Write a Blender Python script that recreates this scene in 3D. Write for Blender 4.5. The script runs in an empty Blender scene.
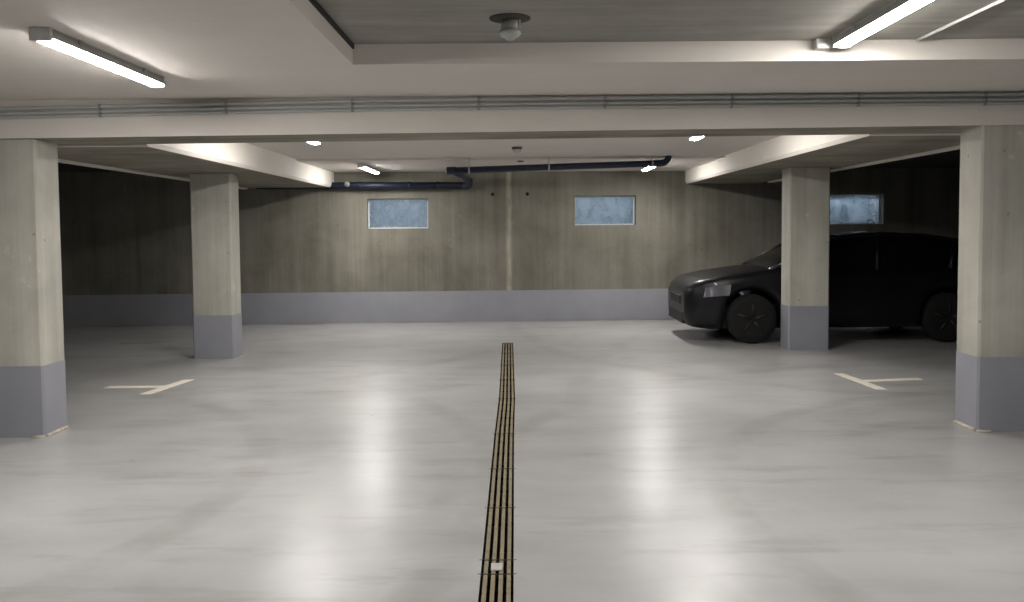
import bpy, bmesh, math
from mathutils import Vector, Matrix
C = bpy.context.scene.collection
R = math.radians
H = 1.55                                   # eye height

# ------------------------------------------------------------------ helpers
def new_mat(name):
    m = bpy.data.materials.new(name); m.use_nodes = True
    nt = m.node_tree
    return m, nt, nt.nodes['Principled BSDF']

def N(nt, kind, **kw):
    n = nt.nodes.new(kind)
    for k, v in kw.items():
        if k.startswith('i_'):
            n.inputs[k[2:].replace('_', ' ')].default_value = v
        else:
            setattr(n, k, v)
    return n

def L(nt, a, b): nt.links.new(a, b)

def coords(nt, scale=(1, 1, 1), loc=(0, 0, 0), rot=(0, 0, 0)):
    g = N(nt, 'ShaderNodeNewGeometry')      # world position: materials lie still in the place
    mp = N(nt, 'ShaderNodeMapping')
    mp.inputs['Scale'].default_value = scale
    mp.inputs['Location'].default_value = loc
    mp.inputs['Rotation'].default_value = rot
    L(nt, g.outputs['Position'], mp.inputs['Vector'])
    return mp.outputs['Vector']

def noise(nt, vec, scale=1.0, detail=4.0, rough=.55, dist=0.0):
    n = N(nt, 'ShaderNodeTexNoise')
    n.inputs['Scale'].default_value = scale
    n.inputs['Detail'].default_value = detail
    n.inputs['Roughness'].default_value = rough
    n.inputs['Distortion'].default_value = dist
    L(nt, vec, n.inputs['Vector'])
    return n.outputs['Fac']

def ramp(nt, fac, stops):
    r = N(nt, 'ShaderNodeValToRGB')
    el = r.color_ramp.elements
    while len(el) < len(stops): el.new(.5)
    for e, (p, c) in zip(el, stops):
        e.position = p
        e.color = (*c, 1) if not isinstance(c, (int, float)) else (c, c, c, 1)
    L(nt, fac, r.inputs['Fac'])
    return r.outputs['Color']

def mix(nt, fac, a, b, mode='MIX'):
    m = N(nt, 'ShaderNodeMix', data_type='RGBA', blend_type=mode)
    for sock, v in ((m.inputs[0], fac), (m.inputs[6], a), (m.inputs[7], b)):
        if isinstance(v, (int, float)): sock.default_value = v
        elif isinstance(v, tuple): sock.default_value = (*v, 1)
        else: L(nt, v, sock)
    return m.outputs[2]

def mth(nt, op, a, b=None, c=None):
    m = N(nt, 'ShaderNodeMath', operation=op)
    for s, v in zip(m.inputs, (a, b, c)):
        if v is None: continue
        if isinstance(v, (int, float)): s.default_value = v
        else: L(nt, v, s)
    return m.outputs[0]

def bump(nt, bsdf, h, strength=.2, dist=.01):
    b = N(nt, 'ShaderNodeBump')
    b.inputs['Strength'].default_value = strength
    b.inputs['Distance'].default_value = dist
    L(nt, h, b.inputs['Height']); L(nt, b.outputs['Normal'], bsdf.inputs['Normal'])

def plain(name, col, rough=.5, metal=0.0, var=.12, coat=0.0, scale=14):
    m, nt, b = new_mat(name)
    v = noise(nt, coords(nt), scale, 3)
    dark = tuple(c * (1 - var) for c in col); light = tuple(min(1, c * (1 + var)) for c in col)
    L(nt, ramp(nt, v, [(.3, dark), (.7, light)]), b.inputs['Base Color'])
    b.inputs['Roughness'].default_value = rough
    b.inputs['Metallic'].default_value = metal
    b.inputs['Coat Weight'].default_value = coat
    return m

def concrete(name, lo, hi, seam=None, spots=True, horizontal=False):
    m, nt, b = new_mat(name)
    boards = noise(nt, coords(nt, (5.5, 5.5, .22) if not horizontal else (.5, 7, 7)), 1.0, 3, .6)
    fine = noise(nt, coords(nt, (28, 28, .9) if not horizontal else (1.5, 22, 22)), 1.0, 3, .6)
    blotch = noise(nt, coords(nt, (1, 1, 1)), 1.4, 5, .6, .3)
    v = mth(nt, 'ADD', mth(nt, 'MULTIPLY', boards, .38), mth(nt, 'ADD', mth(nt, 'MULTIPLY', fine, .15), mth(nt, 'MULTIPLY', blotch, .52)))
    col = ramp(nt, v, [(.38, lo), (.70, hi)])
    if spots:                               # pale lime patches and small dark pores
        sp = noise(nt, coords(nt, (6, 6, 4), (3, 1, 7)), 1.0, 4, .65)
        col = mix(nt, ramp(nt, sp, [(.66, 0.0), (.74, .35)]), col, tuple(min(1, c * 1.5) for c in hi))
        vo = N(nt, 'ShaderNodeTexVoronoi'); vo.inputs['Scale'].default_value = 4.5
        L(nt, coords(nt), vo.inputs['Vector'])
        col = mix(nt, ramp(nt, vo.outputs['Distance'], [(.03, .55), (.07, 0.0)]), col, tuple(c * .4 for c in lo))
    if seam is not None:                    # pale vertical lime run at the formwork joint
        g = N(nt, 'ShaderNodeNewGeometry'); sx = N(nt, 'ShaderNodeSeparateXYZ'); L(nt, g.outputs['Position'], sx.inputs[0])
        wob = noise(nt, coords(nt, (0, 0, 2.2)), 1.0, 3)
        d = mth(nt, 'ABSOLUTE', mth(nt, 'SUBTRACT', sx.outputs[0], mth(nt, 'ADD', seam - .04, mth(nt, 'MULTIPLY', wob, .08))))
        f = ramp(nt, d, [(.0, .75), (.022, .55), (.06, 0.0)])
        f = mth(nt, 'MULTIPLY', f, ramp(nt, noise(nt, coords(nt, (8, 8, 3)), 1, 3), [(.3, .25), (.6, 1.0)]))
        col = mix(nt, f, col, (.50, .47, .39))
    L(nt, col, b.inputs['Base Color'])
    b.inputs['Roughness'].default_value = .85
    b.inputs['Specular IOR Level'].default_value = .25
    bump(nt, b, v, .25, .008)
    return m

def white_paint(name, col, raw=None):
    m, nt, b = new_mat(name)
    v = noise(nt, coords(nt), 1.6, 5, .6)
    f = noise(nt, coords(nt, (3, 18, 18)), 1.0, 3)
    s = mth(nt, 'ADD', mth(nt, 'MULTIPLY', v, .7), mth(nt, 'MULTIPLY', f, .3))
    L(nt, ramp(nt, s, [(.3, tuple(c * .90 for c in col)), (.7, col)]), b.inputs['Base Color'])
    b.inputs['Roughness'].default_value = .7
    bump(nt, b, f, .12, .004)
    return m

class MB:
    """collects shapes for ONE mesh object"""
    def __init__(s): s.bm = bmesh.new()
    def box(s, lo, hi, bevel=0, mat=0):
        x0, y0, z0 = lo; x1, y1, z1 = hi
        vs = [s.bm.verts.new(p) for p in ((x0,y0,z0),(x1,y0,z0),(x1,y1,z0),(x0,y1,z0),(x0,y0,z1),(x1,y0,z1),(x1,y1,z1),(x0,y1,z1))]
        fs = [s.bm.faces.new([vs[i] for i in q]) for q in ((0,3,2,1),(4,5,6,7),(0,1,5,4),(1,2,6,5),(2,3,7,6),(3,0,4,7))]
        for f in fs: f.material_index = mat
        if bevel:
            es = list({e for f in fs for e in f.edges})
            bmesh.ops.bevel(s.bm, geom=es, offset=bevel, segments=2, affect='EDGES', profile=.5)
        return fs
    def prism(s, poly, axis, a, b, mats=None):
        """poly = 2-D outline, extruded along axis from a to b"""
        def P(u, v, t):
            return {'x': (t, u, v), 'y': (u, t, v), 'z': (u, v, t)}[axis]
        A = [s.bm.verts.new(P(u, v, a)) for u, v in poly]; B = [s.bm.verts.new(P(u, v, b)) for u, v in poly]
        n = len(poly)
        s.bm.faces.new(A); s.bm.faces.new(B[::-1])
        for i in range(n):
            f = s.bm.faces.new((A[i], B[i], B[(i+1) % n], A[(i+1) % n]))
            if mats: f.material_index = mats[i]
    def tube(s, pts, r, seg=12, bend=0, steps=6, cap=True):
        pts = [Vector(p) for p in pts]
        if bend and len(pts) > 2:
            out = [pts[0]]
            for a, p, c in zip(pts, pts[1:], pts[2:]):
                d1 = (a - p).normalized(); d2 = (c - p).normalized()
                q1 = p + d1 * bend; q2 = p + d2 * bend
                for i in range(steps + 1):
                    t = i / steps
                    out.append(q1 * (1-t)**2 + p * 2*t*(1-t) + q2 * t*t)
            out.append(pts[-1]); pts = out
        rings = []; ref = None
        for i, p in enumerate(pts):
            d = (pts[min(i+1, len(pts)-1)] - pts[max(i-1, 0)]).normalized()
            if ref is None:
                ref = d.cross(Vector((0, 0, 1)))
                if ref.length < .1: ref = d.cross(Vector((1, 0, 0)))
            ref = (ref - d * ref.dot(d)).normalized(); up = d.cross(ref)
            rr = r[i] if isinstance(r, (list, tuple)) else r
            rings.append([s.bm.verts.new(p + (ref * math.cos(2*math.pi*k/seg) + up * math.sin(2*math.pi*k/seg)) * rr) for k in range(seg)])
        for a, b in zip(rings, rings[1:]):
            for k in range(seg):
                f = s.bm.faces.new((a[k], a[(k+1) % seg], b[(k+1) % seg], b[k])); f.smooth = True
        if cap:
            s.bm.faces.new(rings[0][::-1]); s.bm.faces.new(rings[-1])
    def lathe(s, prof, seg=24, origin=(0, 0, 0), axis='z'):
        o = Vector(origin); rings = []
        for r, h in prof:
            ring = []
            for k in range(seg):
                a = 2*math.pi*k/seg; c, q = r*math.cos(a), r*math.sin(a)
                ring.append(s.bm.verts.new(o + Vector({'z': (c, q, h), 'y': (c, h, q), 'x': (h, c, q)}[axis])))
            rings.append(ring)
        for a, b in zip(rings, rings[1:]):
            for k in range(seg):
                f = s.bm.faces.new((a[k], a[(k+1) % seg], b[(k+1) % seg], b[k])); f.smooth = True
        s.bm.faces.new(rings[0]); s.bm.faces.new(rings[-1])
    def quad(s, *pts, mat=0):
        f = s.bm.faces.new([s.bm.verts.new(p) for p in pts]); f.material_index = mat
    def build(s, name, mats, parent=None, normals=True, loc=None, rotz=0):
        if normals: bmesh.ops.recalc_face_normals(s.bm, faces=s.bm.faces[:])
        me = bpy.data.meshes.new(name); s.bm.to_mesh(me); s.bm.free()
        for m in (mats if isinstance(mats, (list, tuple)) else [mats]): me.materials.append(m)
        o = bpy.data.objects.new(name, me); C.objects.link(o)
        if parent: o.parent = parent
        if loc: o.location = loc
        o.rotation_euler.z = rotz
        return o

def tag(o, label=None, cat=None, group=None, kind=None):
    for k, v in (('label', label), ('category', cat), ('group', group), ('kind', kind)):
        if v: o[k] = v
    return o

def empty(name, loc=(0, 0, 0), rotz=0):
    o = bpy.data.objects.new(name, None); C.objects.link(o)
    o.location = loc; o.rotation_euler.z = rotz; o.empty_display_size = .2
    return o

def copy_thing(root):
    r = root.copy(); C.objects.link(r)
    for ch in list(root.children):
        c = ch.copy(); C.objects.link(c); c.parent = r
        for g in list(ch.children):
            d = g.copy(); C.objects.link(d); d.parent = c
    return r

# ------------------------------------------------------------------ materials
M = {}
M['white'] = white_paint('white_paint', (.70, .655, .605))
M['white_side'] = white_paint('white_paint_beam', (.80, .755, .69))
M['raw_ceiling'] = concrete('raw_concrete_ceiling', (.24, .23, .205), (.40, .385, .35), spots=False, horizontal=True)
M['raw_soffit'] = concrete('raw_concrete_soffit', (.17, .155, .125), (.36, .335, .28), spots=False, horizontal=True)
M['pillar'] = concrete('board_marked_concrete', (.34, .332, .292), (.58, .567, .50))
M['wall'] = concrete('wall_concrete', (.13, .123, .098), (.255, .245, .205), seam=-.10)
M['dark_wall'] = concrete('shade_darkened_concrete', (.03, .03, .027), (.07, .068, .06))  # albedo cut to near black: shade of the side bays put into the colour
M['band'] = plain('blue_grey_band_paint', (.285, .29, .325), .55, var=.05, scale=3)
M['conduit'] = plain('grey_plastic_conduit', (.43, .44, .435), .5, var=.02, scale=3)
M['clip'] = plain('grey_clip_plastic', (.24, .245, .24), .5, var=.06)
M['blue'] = plain('dark_blue_pipe_paint', (.006, .011, .030), .5, var=.15)
M['galv'] = plain('galvanised_steel', (.45, .45, .43), .4, .8)
M['lamp_body'] = plain('lamp_grey_plastic', (.42, .42, .40), .5, var=.05)
M['lamp_end'] = plain('lamp_end_plastic', (.62, .62, .60), .45, var=.05)
M['det_plate'] = plain('dark_detector_plate', (.045, .042, .034), .8)
M['det_white'] = plain('white_detector_plastic', (.74, .73, .70), .4, var=.04)
M['marking'] = plain('cream_line_paint', (.80, .74, .62), .6, var=.10, scale=9)
M['worn_marking'] = plain('worn_line_paint', (.34, .32, .29), .6, var=.3, scale=12)
M['grate'] = plain('tan_grate_coating', (.215, .18, .112), .6, var=.22, scale=20)
M['channel'] = plain('black_drain_void', (.010, .009, .008), .8)
M['plate'] = plain('pale_fixing_plate', (.50, .48, .48), .5)
M['sealant'] = plain('beige_sealant', (.50, .45, .38), .7, var=.25, scale=30)
M['frame'] = plain('white_window_frame', (.60, .62, .64), .4, var=.05)
M['well'] = concrete('light_well_render', (.50, .55, .60), (.78, .82, .86), spots=False)
M['dark'] = plain('black_gap', (.02, .018, .015), .9)

# diffuser of the lamps
m, nt, b = new_mat('lit_diffuser')
b.inputs['Base Color'].default_value = (.9, .9, .9, 1)
b.inputs['Emission Color'].default_value = (1.0, .968, .925, 1)
b.inputs['Emission Strength'].default_value = 140.0
M['lit'] = m

# dirty window glass
m, nt, b = new_mat('dusty_window_glass')
out = nt.nodes['Material Output']
tr = N(nt, 'ShaderNodeBsdfTransparent'); df = N(nt, 'ShaderNodeBsdfTranslucent')
tr.inputs[0].default_value = (.80, .88, .95, 1); df.inputs[0].default_value = (.62, .70, .78, 1)
gl = N(nt, 'ShaderNodeBsdfGlossy'); gl.inputs['Roughness'].default_value = .15
dust = ramp(nt, noise(nt, coords(nt, (3, 3, 2.2)), 1.5, 5, .65), [(.3, .12), (.7, .6)])
mx = N(nt, 'ShaderNodeMixShader'); L(nt, dust, mx.inputs[0]); L(nt, tr.outputs[0], mx.inputs[1]); L(nt, df.outputs[0], mx.inputs[2])
mx2 = N(nt, 'ShaderNodeMixShader'); mx2.inputs[0].default_value = .05; L(nt, mx.outputs[0], mx2.inputs[1]); L(nt, gl.outputs[0], mx2.inputs[2])
L(nt, mx2.outputs[0], out.inputs['Surface'])
M['glass'] = m

# sealed floor: pale grey coating, cloudy wear, tyre arcs, dirt freckles
m, nt, b = new_mat('grey_floor_coating')
cloud = noise(nt, coords(nt), .55, 6, .6, .4)
mott = noise(nt, coords(nt, (1, 2.4, 1), (5, 2, 0)), 1.1, 5, .55, .2)
col = ramp(nt, mth(nt, 'ADD', mth(nt, 'MULTIPLY', cloud, .55), mth(nt, 'MULTIPLY', mott, .45)), [(.32, (.325, .322, .319)), (.62, (.447, .446, .446))])
g = N(nt, 'ShaderNodeNewGeometry'); sp = N(nt, 'ShaderNodeSeparateXYZ'); L(nt, g.outputs['Position'], sp.inputs[0])
def arc(cx, cy, r, w, a0, strength, col):   # a rubbed tyre track: part of a ring on the ground
    dx = mth(nt, 'SUBTRACT', sp.outputs[0], cx); dy = mth(nt, 'SUBTRACT', sp.outputs[1], cy)
    rr = mth(nt, 'SQRT', mth(nt, 'ADD', mth(nt, 'MULTIPLY', dx, dx), mth(nt, 'MULTIPLY', dy, dy)))
    d = mth(nt, 'ABSOLUTE', mth(nt, 'SUBTRACT', rr, r))
    f = ramp(nt, mth(nt, 'DIVIDE', d, w), [(0.0, 1.0), (.55, .75), (1.0, 0.0)])
    patch = ramp(nt, noise(nt, coords(nt, (1, 1, 1), (a0, a0 * 2, 0)), .8, 4, .7), [(.40, 0.0), (.62, 1.0)])
    f = mth(nt, 'MULTIPLY', mth(nt, 'MULTIPLY', f, patch), strength)
    return mix(nt, f, col, (.23, .22, .20))
col = arc(4.6, 4.6, 3.4, .13, 1.0, .50, col)
col = arc(4.6, 4.6, 5.0, .14, 2.0, .40, col)
col = arc(-4.9, 5.2, 3.2, .14, 3.0, .50, col)
col = arc(-4.9, 5.2, 4.75, .14, 4.0, .40, col)
col = arc(5.2, 12.6, 5.0, .16, 5.0, .45, col)
col = arc(-5.2, 12.9, 5.2, .16, 6.0, .40, col)
col = arc(14.5, 6.5, 14.0, .15, 7.5, .35, col)
dirt = ramp(nt, noise(nt, coords(nt, (.7, 3.2, 1), (1, 9, 0)), 1.2, 5, .7), [(.53, 0.0), (.70, .55)])
col = mix(nt, dirt, col, (.235, .225, .205))
vo = N(nt, 'ShaderNodeTexVoronoi'); vo.inputs['Scale'].default_value = 1.3; L(nt, coords(nt), vo.inputs['Vector'])
col = mix(nt, ramp(nt, vo.outputs['Distance'], [(.010, .7), (.022, 0.0)]), col, (.10, .09, .08))
# damp brown edge where the floor meets the back wall
edge = mth(nt, 'SUBTRACT', sp.outputs[1], mth(nt, 'MULTIPLY', sp.outputs[0], .05))
ed = ramp(nt, mth(nt, 'SUBTRACT', edge, 13.8), [(.36, 0.0), (.58, .85)])
ed = mth(nt, 'MULTIPLY', ed, ramp(nt, noise(nt, coords(nt, (1.0, 3, 1)), 1.3, 4), [(.42, .1), (.56, 1.0)]))
col = mix(nt, ed, col, (.12, .10, .065))
L(nt, col, b.inputs['Base Color'])
rg = noise(nt, coords(nt, (1, 1, 1), (9, 9, 0)), 1.1, 4, .6)
L(nt, ramp(nt, rg, [(.3, .29), (.7, .37)]), b.inputs['Roughness'])
b.inputs['Specular IOR Level'].default_value = .5
bump(nt, b, mth(nt, 'ADD', noise(nt, coords(nt), 22, 4, .6), mth(nt, 'MULTIPLY', noise(nt, coords(nt, (1, .6, 1)), 4.5, 3, .6), 2.2)), .10, .005)
M['floor'] = m

# car
def simple(name, col, rough, metal=0, coat=0, spec=.5):
    m, nt, b = new_mat(name)
    v = noise(nt, coords(nt), 30, 2)
    L(nt, ramp(nt, v, [(.3, tuple(c * .92 for c in col)), (.7, col)]), b.inputs['Base Color'])
    b.inputs['Roughness'].default_value = rough; b.inputs['Metallic'].default_value = metal
    b.inputs['Coat Weight'].default_value = coat; b.inputs['Specular IOR Level'].default_value = spec
    return m
M['car'] = simple('black_car_paint', (.004, .0045, .007), .35, 0, .15, .3)
M['car_glass'] = simple('dark_car_glass', (.004, .005, .006), .12)
M['tyre'] = simple('tyre_rubber', (.007, .007, .007), .9)
M['rim'] = simple('dark_alloy_rim', (.03, .03, .033), .5, .5)
M['car_plastic'] = simple('black_car_plastic', (.008, .008, .008), .7)
M['headlight'] = simple('headlight_lens', (.10, .10, .125), .2)

# ------------------------------------------------------------------ the setting
XL, XR, Y0, Y1 = -8.3, 8.6, -3.2, 15.6
ZC, ZR, ZB = 2.53, 2.505, 2.262            # ceiling, rear ceiling, beam soffit
SL = .05                                   # the back wall stands slightly askew
WA = math.atan(SL)
def zb(x): return 2.268 + .0052 * x         # beam soffits run slightly out of level
def wy(x): return 14.42 + SL * x

DR = [(-.093, 1.2), (-.092, 3.0), (-.093, 6.45), (-.085, 7.8), (-.112, 11.66)]   # centre line of the floor drain
def dx_at(y):
    for (xa, ya), (xb, yb) in zip(DR, DR[1:]):
        if y <= yb: return xa + (xb - xa) * (y - ya) / (yb - ya)
    return DR[-1][0]
DW = .074                                   # half width of the drain slot

fl = MB()
ys = [Y0] + [p[1] for p in DR] + [Y1]
for a, b_ in zip(ys, ys[1:]):
    if a < DR[0][1] or a >= DR[-1][1]:
        fl.quad((XL, a, 0), (XR, a, 0), (XR, b_, 0), (XL, b_, 0))
    else:
        xa, xb = dx_at(a), dx_at(b_)
        fl.quad((XL, a, 0), (xa - DW, a, 0), (xb - DW, b_, 0), (XL, b_, 0))
        fl.quad((xa + DW, a, 0), (XR, a, 0), (XR, b_, 0), (xb + DW, b_, 0))
tag(fl.build('floor', M['floor'], normals=False), kind='structure')

ch = MB()                                   # lined slot under the grates
for (xa, ya), (xb, yb) in zip(DR, DR[1:]):
    ch.quad((xa-DW, ya, -.09), (xa+DW, ya, -.09), (xb+DW, yb, -.09), (xb-DW, yb, -.09))
    ch.quad((xa-DW, ya, 0), (xa-DW, ya, -.09), (xb-DW, yb, -.09), (xb-DW, yb, 0))
    ch.quad((xa+DW, ya, 0), (xb+DW, yb, 0), (xb+DW, yb, -.09), (xa+DW, ya, -.09))
for y in (DR[0][1], DR[-1][1]):
    x = dx_at(y); ch.quad((x-DW, y, 0), (x+DW, y, 0), (x+DW, y, -.09), (x-DW, y, -.09))
tag(ch.build('trim_1', M['channel'], normals=False), kind='structure')

# walls
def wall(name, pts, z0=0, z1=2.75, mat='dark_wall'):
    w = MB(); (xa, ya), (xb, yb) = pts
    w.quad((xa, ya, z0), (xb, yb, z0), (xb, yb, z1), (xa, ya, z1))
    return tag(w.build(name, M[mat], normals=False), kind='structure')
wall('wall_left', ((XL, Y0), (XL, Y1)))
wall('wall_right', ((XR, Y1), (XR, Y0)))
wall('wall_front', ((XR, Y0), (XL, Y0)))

# back wall with three real window openings, thick reveals
WT = .30
WINS = [(-2.452, -1.447, 1.572, 2.07), (1.01, 2.04, 1.604, 2.098), (5.02, 6.30, 1.585, 2.098)]   # along the wall's own x
us = [XL] + [u for w in WINS for u in w[:2]] + [XR]
bw = MB()
def wbox(u0, u1, z0, z1): bw.box((u0, 0, z0), (u1, WT, z1))
for i in range(0, len(us), 2): wbox(us[i], us[i+1], 0, 2.75)
for (u0, u1, z0, z1) in WINS:
    wbox(u0, u1, 0, z0); wbox(u0, u1, z1, 2.75)
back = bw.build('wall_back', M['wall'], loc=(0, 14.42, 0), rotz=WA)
tag(back, kind='structure')
for u in (-.37, .21):                       # formwork tie holes
    t = MB(); t.lathe([(.022, .002), (.03, -.004), (.001, -.005)], 12, (u, 0, 2.13), 'y'); t.build('tie_hole', M['dark'], back)

bb = MB()
bb.box((XL, -.006, 0), (XR, 0, .52))
tag(bb.build('baseboard_back', M['band'], loc=(0, 14.42, 0), rotz=WA), kind='structure')

for i, (u0, u1, z0, z1) in enumerate(WINS):
    win = empty('window_%d' % (i + 1), (0, 14.42, 0), WA); tag(win, kind='structure')
    f = MB(); t = .018; ya, yb = .13, .17
    f.box((u0, ya, z0), (u1, yb, z0 + t)); f.box((u0, ya, z1 - t), (u1, yb, z1))
    f.box((u0, ya, z0 + t), (u0 + t, yb, z1 - t)); f.box((u1 - t, ya, z0 + t), (u1, yb, z1 - t))
    f.build('window_frame', M['frame'], win)
    p = MB(); p.quad((u0 + t, .15, z0 + t), (u1 - t, .15, z0 + t), (u1 - t, .15, z1 - t), (u0 + t, .15, z1 - t))
    p.build('pane', M['glass'], win, normals=False)
    # light well outside: back, sides and bottom, open to the sky
    w = MB(); e = .12; d0, d1 = WT, WT + .55; zt = z1 + .22
    w.box((u0 - e, d1, z0 - .25), (u1 + e, d1 + .05, zt)); w.box((u0 - e - .05, d0, z0 - .25), (u0 - e, d1 + .05, zt))
    w.box((u1 + e, d0, z0 - .25), (u1 + e + .05, d1 + .05, zt)); w.box((u0 - e, d0, z0 - .3), (u1 + e, d1, z0 - .25))
    w.build('light_well', M['well'], win)

# ceilings
RX, RY = -.955, 5.15                        # corner of the raised, unpainted bay near the camera
ce = MB()
ce.box((XL, Y0, ZC), (RX, RY, 2.95))                                        # painted, left of the raised bay
ce.box((XL, RY, ZC), (XR, 6.4, 2.95))                                       # painted strip before the cross beam
ce.box((-3.1, 6.9, ZC), (3.1, 11.86, 2.95))                                 # painted middle bay
ce.box((-3.1, 11.86, ZR), (3.1, Y1, 2.95))                                  # slightly lower rear bay
tag(ce.build('ceiling', M['white']), kind='structure')
cr = MB()
cr.box((RX, Y0, 2.65), (XR, RY, 2.95))
tag(cr.build('ceiling_raised', M['raw_ceiling']), kind='structure')
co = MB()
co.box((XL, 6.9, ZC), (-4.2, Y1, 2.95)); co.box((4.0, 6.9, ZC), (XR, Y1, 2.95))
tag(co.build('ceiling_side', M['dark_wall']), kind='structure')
t = MB(); t.box((RX - .002, Y0, 2.622), (RX + .012, RY, 2.652)); tag(t.build('trim_2', M['dark']), kind='structure')

# beams: painted sides, raw soffits
c = .028
t = MB()
t.prism([(6.40, ZB), (6.93, ZB), (6.93, 2.95), (6.40, 2.95)], 'x', XL, XR, [1, 0, 0, 0])
for v in t.bm.verts:
    if v.co.z < 2.5: v.co.z = zb(v.co.x)
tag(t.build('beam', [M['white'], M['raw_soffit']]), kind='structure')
for s, xi, xo in ((-1, 2.985, 4.33), (1, 2.875, 4.10)):
    ZB = zb(s * 3.6); t = MB()
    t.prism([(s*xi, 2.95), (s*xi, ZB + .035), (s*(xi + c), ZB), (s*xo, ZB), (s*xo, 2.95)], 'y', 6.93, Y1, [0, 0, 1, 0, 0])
    tag(t.build('beam', [M['white_side'], M['raw_soffit']]), kind='structure')
    e = MB()                                # white lip along the outer bottom edge
    e.box((min(s*xo, s*(xo + .085)), 6.93, ZB - .022), (max(s*xo, s*(xo + .085)), Y1 - 1.6, ZB + .2))
    tag(e.build('trim_%d' % (3 if s < 0 else 4), M['white_side']), kind='structure')
ZB = zb(-3.6)
e = MB(); e.box((-4.33, 6.93, ZB - .010), (-2.95, 6.985, ZB + .01)); tag(e.build('trim_5', M['white_side']), kind='structure')
ZB = zb(3.4)
e = MB(); e.box((2.84, 6.93, ZB - .010), (3.95, 6.985, ZB + .01)); tag(e.build('trim_6', M['white_side']), kind='structure')

# ------------------------------------------------------------------ pillars
def pillar(x0, x1, y, label, bandh, seal):
    root = empty('pillar', ((x0 + x1) / 2, y, 0)); w = (x1 - x0) / 2; d = .33
    tag(root, label, 'pillar', 'concrete pillars', 'thing')
    ch = .015
    def outline(e=0):
        a, b2 = w + e, e
        return [(-a + ch, -b2), (a - ch, -b2), (a, ch - b2), (a, d - ch + b2), (a - ch, d + b2), (-a + ch, d + b2), (-a, d - ch + b2), (-a, ch - b2)]
    s = MB(); s.prism(outline(), 'z', bandh - .01, zb(x0) - .0008); s.build('shaft', M['pillar'], root)
    s = MB(); s.prism(outline(.003), 'z', 0, bandh); tag(s.build('painted_base', M['band'], root), 'blue-grey painted base band')
    if seal:
        s = MB(); q = seal
        s.tube([(q * (w + .006), .02, .008), (q * (w + .006), d - .02, .008)], .016, 8)
        s.tube([(q * (w - .10), -.004, .004), (q * (w + .002), -.004, .006)], .014, 8)
        tag(s.build('base_sealant', M['sealant'], root), 'beige sealant bead at the foot')
    return root
pillar(-4.14, -3.57, 6.43, 'large near concrete pillar with blue-grey base at the left edge of the photo', .545, 1)
pillar(3.455, 4.05, 6.40, 'large near concrete pillar with blue-grey base at the right edge of the photo', .565, -1)
pillar(-3.925, -3.435, 10.4, 'farther concrete pillar on the left, its blue-grey base scuffed, beyond the left line marking', .53, 0)
pillar(3.43, 3.935, 10.77, 'farther concrete pillar on the right, standing in front of the black car', .555, 0)

# ------------------------------------------------------------------ lamps
def make_lamp():
    root = empty('fluorescent_lamp')        # origin at the middle of its top, length 1.5 along y
    l, w = .68, .048
    s = MB(); s.prism([(-w, 0), (-w * .8, -.005), (-w * 1.06, -.042), (-w * 1.06, -.049), (w * 1.06, -.049), (w * 1.06, -.042), (w * .8, -.005), (w, 0)], 'y', -l, l); s.build('housing', M['lamp_body'], root)
    n = 8
    prof = [(-w * .98, -.046)] + [(-w * .98 * math.cos(math.pi * k / n), -.048 - .018 * math.sin(math.pi * k / n)) for k in range(n + 1)] + [(w * .98, -.046)]
    s = MB(); s.prism(prof, 'y', -l + .02, l - .02); tag(s.build('diffuser', M['lit'], root), 'glowing white diffuser')
    for q in (-1, 1):
        s = MB(); a, b2 = sorted((q * (l - .022), q * (l + .006)))
        s.prism([(-w*1.03, -.002), (-w*1.03, -.062), (-w*.7, -.063), (0, -.064), (w*.7, -.063), (w*1.03, -.062), (w*1.03, -.002)], 'y', a, b2)
        s.build('end_cap', M['lamp_end'], root)
    for q in (-.38, .38):
        s = MB(); s.box((-w * 1.1, q - .015, -.03), (w * 1.1, q + .015, .0)); s.build('mounting_clip', M['lamp_body'], root)
    return root
lamp = make_lamp()
spots = [((-2.262, 4.83, ZC), 'long lit fluorescent lamp on the white ceiling at upper left, nearest on the left'),
         ((1.905, 4.385, 2.65), 'long lit fluorescent lamp in the raised ceiling bay at upper right'),
         ((-2.12, 8.56, ZC), 'left lamp just beyond the cross beam, only its bright far end showing'),
         ((1.89, 8.43, ZC), 'right lamp just beyond the cross beam, only its bright far end showing'),
         ((-2.19, 13.02, ZR), 'small lit lamp near the back wall, above the left window'),
         ((-2.262, 1.15, ZC), 'lit fluorescent lamp on the left ceiling behind the viewpoint'),
         ((1.905, .62, 2.65), 'lit fluorescent lamp in the raised ceiling bay behind the viewpoint'),
         ((2.04, 12.9, ZR), 'small lit lamp near the back wall, partly behind the overhead blue pipe')]
for i, (p, lab) in enumerate(spots):
    o = lamp if i == 0 else copy_thing(lamp)
    o.location = p; tag(o, lab, 'lamp', 'fluorescent ceiling lamps')

# ------------------------------------------------------------------ conduits on the beam
for k, lab in enumerate(('topmost of the three grey conduits along the cross beam', 'middle of the three grey conduits along the cross beam', 'lowest of the three grey conduits along the cross beam')):
    z0 = (2.505, 2.469, 2.440)[k]; r = (.0150, .0125, .0105)[k]
    pts = [(x, 6.40 - r - .004, z0 - (.048 if x < -4.2 else .048 * (-x / 4.2) ** 1.5 if x < 0 else -.004 * x / 4)) for x in [-5 + .5 * i for i in range(21)]]
    s = MB(); s.tube(pts, r, 10)
    o = s.build('mounted_conduit', M['conduit']); tag(o, lab, 'conduit', 'grey conduits on the beam')
    for j in range(8):
        x = -3.05 + .93 * j
        zz = z0 - (.048 * (-x / 4.2) ** 1.5 if x < 0 else -.004 * x / 4)
        q = MB(); q.box((x - .010, 6.40 - 2*r - .008, zz - r - .002), (x + .010, 6.40, zz + r + .002), .002)
        q.build('clip', M['clip'], o)

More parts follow.
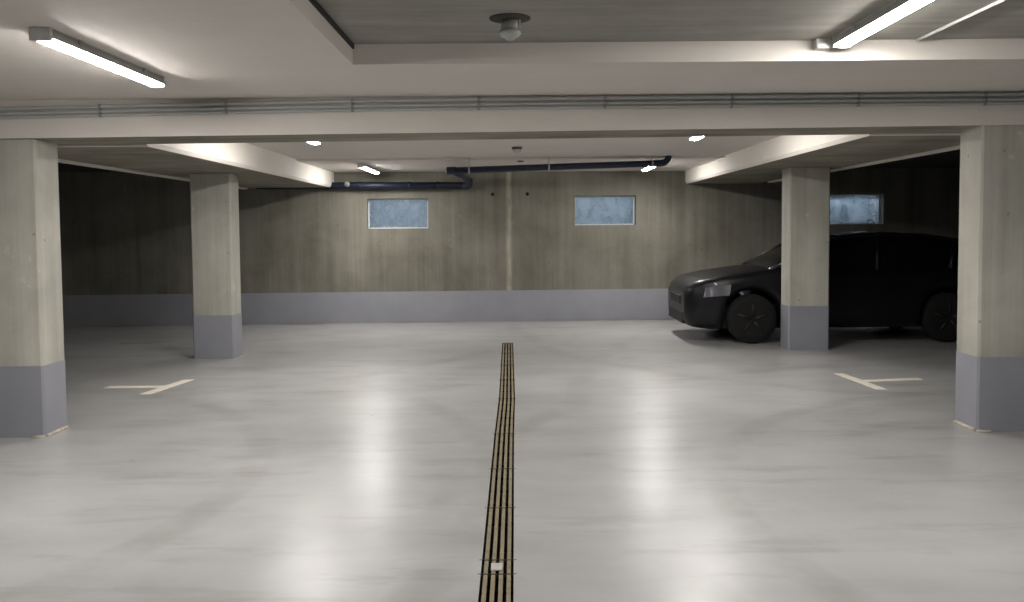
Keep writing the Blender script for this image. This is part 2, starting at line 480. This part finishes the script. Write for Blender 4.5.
# ------------------------------------------------------------------ detectors and ceiling fittings
d = empty('smoke_detector', (-.018, 4.55, 2.65)); tag(d, 'white ceiling detector on a dark round plate in the raised bay, nearest', 'detector')
s = MB(); s.lathe([(.108, 0), (.108, -.005), (.100, -.008), (.02, -.014)], 28); s.build('base_plate', M['det_plate'], d)
s = MB(); s.lathe([(.044, -.014), (.046, -.055), (.044, -.060)], 20); s.build('socket', M['lamp_body'], d)
s = MB(); s.lathe([(.044, -.060), (.056, -.066), (.058, -.080), (.048, -.094), (.030, -.102), (.022, -.112), (.004, -.116)], 22); s.build('sensor_head', M['lamp_body'], d)
s = MB(); s.box((.048, -.012, -.075), (.056, .012, -.012)); s.build('bracket', M['det_white'], d)
d = empty('smoke_detector', (.03, 10.36, ZC)); tag(d, 'small detector under the middle ceiling, between the two lamp ends', 'detector')
s = MB(); s.lathe([(.062, 0), (.062, -.022), (.050, -.030)], 22); s.build('base_plate', M['det_plate'], d)
s = MB(); s.lathe([(.050, -.030), (.048, -.055), (.030, -.070), (.012, -.075)], 22); s.build('sensor_head', M['lamp_body'], d)
s = MB(); s.lathe([(.045, 0), (.045, -.012), (.01, -.016)], 20, (.085, 12.15, ZR))
tag(s.build('ceiling_rose', M['det_plate']), 'small dark round cap on the rear ceiling, just above the blue pipe', 'ceiling cap')
s = MB(); s.tube([(2.375, 5.13, 2.641), (2.378, 3.2, 2.641)], .009, 8)
tag(s.build('ceiling_conduit', M['det_white']), 'thin white conduit on the raised ceiling, right of the upper right lamp', 'conduit')
s = MB(); s.box((1.77, 5.085, 2.590), (1.855, 5.15, 2.65), .006)
tag(s.build('junction_box', M['lamp_end']), 'small pale junction box at the far end of the upper right lamp', 'junction box')

# ------------------------------------------------------------------ the blue pipe run
P = empty('blue_pipe', (0, 0, 0)); tag(P, 'dark blue pipe run along the back wall and across under the rear ceiling', 'pipe')
def wl(u, off): return Vector((u - off * SL, wy(u) - off, 0))
a = wl(-4.2, .16); e1 = wl(-.745, .16)
s = MB(); s.tube([(a.x, a.y, 2.285), (e1.x, e1.y, 2.270)], .058, 16); s.build('lower_pipe', M['blue'], P)
s = MB(); s.tube([(e1.x - .10, e1.y, 2.270), (e1.x, e1.y, 2.270), (e1.x, e1.y, 2.385)], .064, 16, .05); s.build('elbow', M['blue'], P)
s = MB(); s.tube([(e1.x, e1.y, 2.365), (-.845, 11.80, 2.352)], .044, 16); s.build('connecting_pipe', M['blue'], P)
s = MB(); s.tube([(-.90, 11.80, 2.352), (2.105, 11.80, 2.432), (2.105, 11.80, ZC)], .044, 16, .11); s.build('upper_pipe', M['blue'], P)
s = MB(); s.tube([(-.925, 11.8, 2.351), (-.80, 11.8, 2.3545)], .052, 16); s.build('elbow', M['blue'], P)
s = MB(); s.tube([(-.94, 11.8, 2.351), (-.925, 11.8, 2.351)], .03, 12); tag(s.build('end_plug', M['det_white'], P), 'pale plug on the pipe end')
for x in (-.62, .47, 1.88):
    z = 2.352 + (x + .9) * .0266
    s = MB(); s.tube([(x - .012, 11.8, z), (x + .012, 11.8, z)], .050, 16); s.tube([(x, 11.8, z + .04), (x, 11.8, ZC)], .006, 6)
    tag(s.build('pipe_hanger', M['galv'], P), 'galvanised ring hanger')
for u in (-2.53, -1.72, -1.26):
    p = wl(u, .16); z = 2.278
    s = MB(); s.tube([(p.x - .02, p.y, z), (p.x + .02, p.y, z)], .064, 16); s.box((p.x - .012, p.y, z - .012), (p.x + .012, p.y + .17, z + .012)); s.build('pipe_bracket', M['blue'], P)
p = wl(-2.72, .16)
s = MB(); s.lathe([(.02, -.02), (.045, -.07), (.045, -.10), (.02, -.11)], 16, (p.x, p.y, 2.30), 'y'); tag(s.build('valve_knob', M['clip'], P), 'small pale round valve knob')

# ------------------------------------------------------------------ drain grates
cuts = [1.22, 2.2, 3.0, 3.80, 3.965, 4.72, 5.50, 6.45, 7.80, 8.80, 9.75, 10.70, 11.65]
glabs = {2: 'tan slotted drain grate at the very bottom of the photo, nearest of all',
         3: 'short drain grate piece carrying the pale square plate',
         4: 'slotted drain grate directly beyond the short piece with the pale plate',
         5: 'second drain grate beyond the short piece with the pale plate',
         6: 'drain grate level with the two near pillars, just before the bend',
         7: 'drain grate running from the near pillars to the slight kink in the drain',
         8: 'drain grate beginning at the kink in the drain, level with the line markings',
         9: 'drain grate third from the far end of the floor drain',
         10: 'drain grate second from the far end of the floor drain',
         11: 'farthest slotted drain grate, at the far end of the floor drain'}
for i, (ya, yb) in enumerate(zip(cuts, cuts[1:])):
    if i < 2: continue
    xa, xb = dx_at(ya), dx_at(yb); ln = yb - ya - .008
    rot = -math.atan2(xb - xa, yb - ya)
    o = empty('drain_grate', ((xa + xb) / 2, (ya + yb) / 2, 0), rot); tag(o, glabs[i], 'drain grate', 'drain grate segments')
    s = MB()
    for k in range(4):
        x = -.0525 + .035 * k
        s.box((x - .0095, -ln/2, -.022), (x + .0095, ln/2, -.001), .002)
    nt_ = max(1, int(ln / .25))
    for k in range(nt_):
        y = -ln/2 + (k + .5) * ln / nt_
        s.box((-.070, y - .006, -.034), (.070, y + .006, -.021), mat=1)
    s.build('bars', [M['grate'], M['channel']], o)
    s = MB(); s.box((-.088, ln/2 - .001, -.022), (.088, ln/2 + .005, .0008)); s.build('joint_strip', M['dark'], o)
    if i == 3:
        s = MB(); s.box((-.030, -.042, -.004), (.022, .040, .002), .001); tag(s.build('fixing_plate', M['plate'], o), 'pale square plate')

# ------------------------------------------------------------------ floor markings
def tmark(pts, stem, name, label, mat):
    s = MB()
    s.prism(pts, 'z', .0, .0024); s.prism(stem, 'z', .0, .0016)
    tag(s.build(name, mat), label, 'floor marking', 'parking bay markings')
tmark([(-3.60, 8.13), (-3.49, 8.13), (-3.37, 8.93), (-3.48, 8.93)], [(-4.10, 8.47), (-3.52, 8.47), (-3.52, 8.59), (-4.10, 8.59)],
      'bay_marking', 'cream T-shaped parking bay marking on the floor at left, between the left pillars', M['marking'])
tmark([(3.42, 8.10), (3.52, 8.10), (3.45, 9.02), (3.35, 9.02)], [(3.45, 8.50), (4.10, 8.61), (4.10, 8.73), (3.45, 8.62)],
      'bay_marking', 'cream T-shaped parking bay marking on the floor at right, between the right pillars', M['marking'])
s = MB(); s.prism([(-5.52, 11.85), (-4.90, 11.87), (-4.86, 11.95), (-5.52, 11.92)], 'z', 0, .002)
tag(s.build('bay_marking', M['worn_marking']), 'faint worn floor line in the dark bay behind the far left pillar', 'floor marking', 'parking bay markings')

# ------------------------------------------------------------------ the parked car (nose toward the aisle, local x = length, nose at 0)
def make_car():
    car = empty('parked_car', (2.28, 12.22, 0), 0)
    tag(car, 'black parked car behind the far right pillar, nose out toward the aisle', 'car')
    LEN, HW = 4.35, .88
    fx, rx, wr = .86, 3.46, .335            # axles, wheel arch radius follows
    def ip(tab, x):
        for (a, va), (b2, vb) in zip(tab, tab[1:]):
            if x <= b2:
                t = (x - a) / (b2 - a); t = t * t * (3 - 2 * t) if False else t
                return va + (vb - va) * t
        return tab[-1][1]
    top = [(0, .66), (.05, .74), (.18, .83), (.5, .90), (1.0, .965), (1.25, .985), (2.4, .97), (3.4, .985), (3.9, 1.0), (4.2, .98), (4.30, .90), (LEN, .80)]
    low = [(0, .30), (.06, .22), (.3, .19), (1.0, .20), (3.6, .21), (4.1, .24), (LEN, .34)]
    wid = [(0, .60), (.05, .70), (.16, .79), (.4, .855), (.9, .885), (2.2, .88), (3.4, .885), (3.9, .86), (4.2, .79), (4.31, .70), (LEN, .62)]
    xs = sorted(set([0, .02, .05, .1, .16, .24, .32, .4] + [fx - .40 + .05 * k for k in range(17)] + [1.35, 1.6, 1.9, 2.2, 2.5, 2.8, 3.0] + [rx - .40 + .05 * k for k in range(17)] + [3.95, 4.08, 4.16, 4.22, 4.27, 4.31, 4.335, LEN]))
    def lowz(x):
        z = ip(low, x)
        for ax in (fx, rx):
            d = abs(x - ax)
            if d < .385: z = max(z, .33 + math.sqrt(max(0, .385**2 - d * d)) * 1.0) if d < .38 else z
        return z
    s = MB(); bm = s.bm; rows = []
    prof = [(0.0, .90), (.12, .965), (.35, 1.0), (.60, 1.0), (.78, .985), (.92, .965), (1.0, .93)]
    for x in xs:
        zl, zt, w = lowz(x), ip(top, x), ip(wid, x)
        ring = [bm.verts.new((x, 0, zl))]
        half = [(w * k, zl + (zt - zl) * t) for t, k in prof] + [(w * .80, zt + .012), (w * .45, zt + .028)]
        ring = [bm.verts.new((x, -y, z)) for y, z in half] + [bm.verts.new((x, 0, zt + .035))] + [bm.verts.new((x, y, z)) for y, z in half[::-1]]
        rows.append(ring)
    for a, b2 in zip(rows, rows[1:]):
        for k in range(len(a) - 1):
            f = bm.faces.new((a[k], a[k+1], b2[k+1], b2[k])); f.smooth = True
        f = bm.faces.new((a[-1], a[0], b2[0], b2[-1]))
    bm.faces.new(rows[0]); bm.faces.new(rows[-1][::-1])
    body = s.build('body', M['car'], car)
    # greenhouse: dark glass with painted roof and pillars
    s = MB(); bm = s.bm; rows = []
    roof = [(1.12, .985, .74), (1.45, 1.17, .70), (1.80, 1.345, .655), (2.10, 1.425, .63), (2.6, 1.455, .62), (3.2, 1.435, .615), (3.65, 1.37, .62), (3.95, 1.22, .66), (4.18, 1.0, .72)]
    for x, zt, w in roof:
        zb = .95; wb = .80 if 1.2 < x < 4.1 else .76
        half = [(wb, zb), (wb + (w - wb) * .55, zb + (zt - zb) * .55), (w + .015, zt - .03 * min(1, (zt - zb) * 5)), (w * .8, zt), (w * .4, zt + .012)]
        rows.append([bm.verts.new((x, -y, z)) for y, z in half] + [bm.verts.new((x, 0, zt + .016))] + [bm.verts.new((x, y, z)) for y, z in half[::-1]])
    for a, b2 in zip(rows, rows[1:]):
        for k in range(len(a) - 1):
            f = bm.faces.new((a[k], a[k+1], b2[k+1], b2[k])); f.smooth = True
    bm.faces.new(rows[0]); bm.faces.new(rows[-1][::-1])
    s.build('windows', M['car_glass'], car)
    s = MB(); bm = s.bm                      # roof skin
    rr = [[bm.verts.new((x, y, z)) for y, z in ((-w * .97, zt - .02), (-w * .8, zt + .006), (0, zt + .024), (w * .8, zt + .006), (w * .97, zt - .02))] for x, zt, w in roof[3:7]]
    for a, b2 in zip(rr, rr[1:]):
        for k in range(4): f = bm.faces.new((a[k], a[k+1], b2[k+1], b2[k])); f.smooth = True
    s.build('roof', M['car'], car)
    for q in (-1, 1):
        s = MB()
        s.tube([(1.15, q * .765, .975), (1.80, q * .665, 1.335), (2.10, q * .645, 1.41), (2.6, q * .635, 1.44), (3.2, q * .63, 1.42), (3.65, q * .635, 1.355), (4.12, q * .72, 1.0)], .026, 8)
        s.tube([(2.52, q * .80, .96), (2.60, q * .64, 1.42)], .03, 8)
        s.tube([(3.50, q * .80, .96), (3.62, q * .645, 1.34)], .035, 8)
        s.build('roof_pillar', M['car'], car)
        s = MB(); s.lathe([(.02, 0), (.07, .03), (.085, .08), (.06, .15), (.01, .17)], 14, (0, 0, 0), 'y')
        mo = s.build('side_mirror', M['car'], car); mo.location = (1.50, q * .87, 1.02); mo.scale = (.8, q, .8)
        for x in (2.28, 3.25):
            s = MB(); s.box((x, q * .873 - .014, .84), (x + .18, q * .873 + .014, .866), .006); s.build('door_handle', M['car'], car)
        s = MB(); bm = s.bm                  # wrap-round headlight
        g0 = [(.05, .46), (.11, .655), (.24, .79), (.42, .845), (.56, .868)]
        A = [bm.verts.new((x - .012, q * (y + .022), .60 + .09 * x)) for x, y in g0]; B = [bm.verts.new((x + .012, q * (y + .010), .715 + .14 * x)) for x, y in g0]
        for k in range(4): f = bm.faces.new((A[k], A[k+1], B[k+1], B[k])); f.smooth = True
        s.build('headlight', M['headlight'], car)
        s = MB(); s.box((LEN - .04, q * .60 - .1, .68), (LEN + .006, q * .60 + .06, .80), .01); s.build('tail_light', M['car_plastic'], car)
        for ax in (fx, rx):
            s = MB(); y0, y1 = q * .68, q * .872
            s.lathe([(.20, y0), (.30, y0), (.327, y0 + q * .03), (.33, (y0 + y1) / 2), (.327, y1 - q * .03), (.30, y1), (.215, y1)], 32, (ax, 0, .33), 'y')
            w = s.build('wheel', M['tyre'], car)
            s = MB(); s.lathe([(.21, y1 - q * .05), (.218, y1 - q * .004), (.205, y1), (.19, y1 - q * .02), (.05, y1 - q * .012), (.045, y1 - q * .002), (.002, y1)], 32, (ax, 0, .33), 'y')
            for k in range(5):
                an = 2 * math.pi * k / 5 + .3
                s.tube([(ax + .04 * math.cos(an), y1 - q * .006, .33 + .04 * math.sin(an)), (ax + .205 * math.cos(an), y1 - q * .004, .33 + .205 * math.sin(an))], [.022, .016], 8)
            s.build('rim', M['rim'], w)
    s = MB(); s.box((-.012, -.36, .50), (.03, .36, .62), .012); s.build('grille', M['car_plastic'], car)
    s = MB(); s.box((-.008, -.52, .24), (.06, .52, .40), .02); s.build('bumper_intake', M['car_plastic'], car)
    s = MB(); s.box((.5, -.66, .19), (3.9, .66, .50)); s.build('underbody', M['car_plastic'], car)
    return car
make_car()

# ------------------------------------------------------------------ light: the lamps themselves and daylight in the window wells
w = bpy.data.worlds.new('World'); bpy.context.scene.world = w; w.use_nodes = True
bg = w.node_tree.nodes['Background']; bg.inputs[0].default_value = (.70, .83, 1.0, 1); bg.inputs[1].default_value = 13.0

# ------------------------------------------------------------------ camera
cam_d = bpy.data.cameras.new('camera'); cam = bpy.data.objects.new('camera', cam_d); C.objects.link(cam)
F, PITCH, ROLL, YAW = 860, R(2.8), R(.45), -0.003868
fwd = Vector((math.sin(YAW) * math.cos(PITCH), math.cos(YAW) * math.cos(PITCH), -math.sin(PITCH)))
r0 = fwd.cross(Vector((0, 0, 1))).normalized(); u0 = r0.cross(fwd)
rx_ = r0 * math.cos(ROLL) - u0 * math.sin(ROLL); ux_ = u0 * math.cos(ROLL) + r0 * math.sin(ROLL)
cam.matrix_world = Matrix(((rx_.x, ux_.x, -fwd.x, 0), (rx_.y, ux_.y, -fwd.y, 0), (rx_.z, ux_.z, -fwd.z, H), (0, 0, 0, 1)))
cam_d.sensor_width = 36; cam_d.lens = F * 36 / 1024; cam_d.shift_y = -30 / 1024; cam_d.clip_start = .05
bpy.context.scene.camera = cam

vs = bpy.context.scene.view_settings
vs.view_transform = 'Standard'; vs.look = 'None'; vs.exposure = 0.0; vs.gamma = 1.0
cy = bpy.context.scene.cycles
cy.use_denoising = True; cy.max_bounces = 10; cy.diffuse_bounces = 6; cy.transparent_max_bounces = 8
cy.sample_clamp_indirect = 8; cy.caustics_reflective = False; cy.caustics_refractive = False
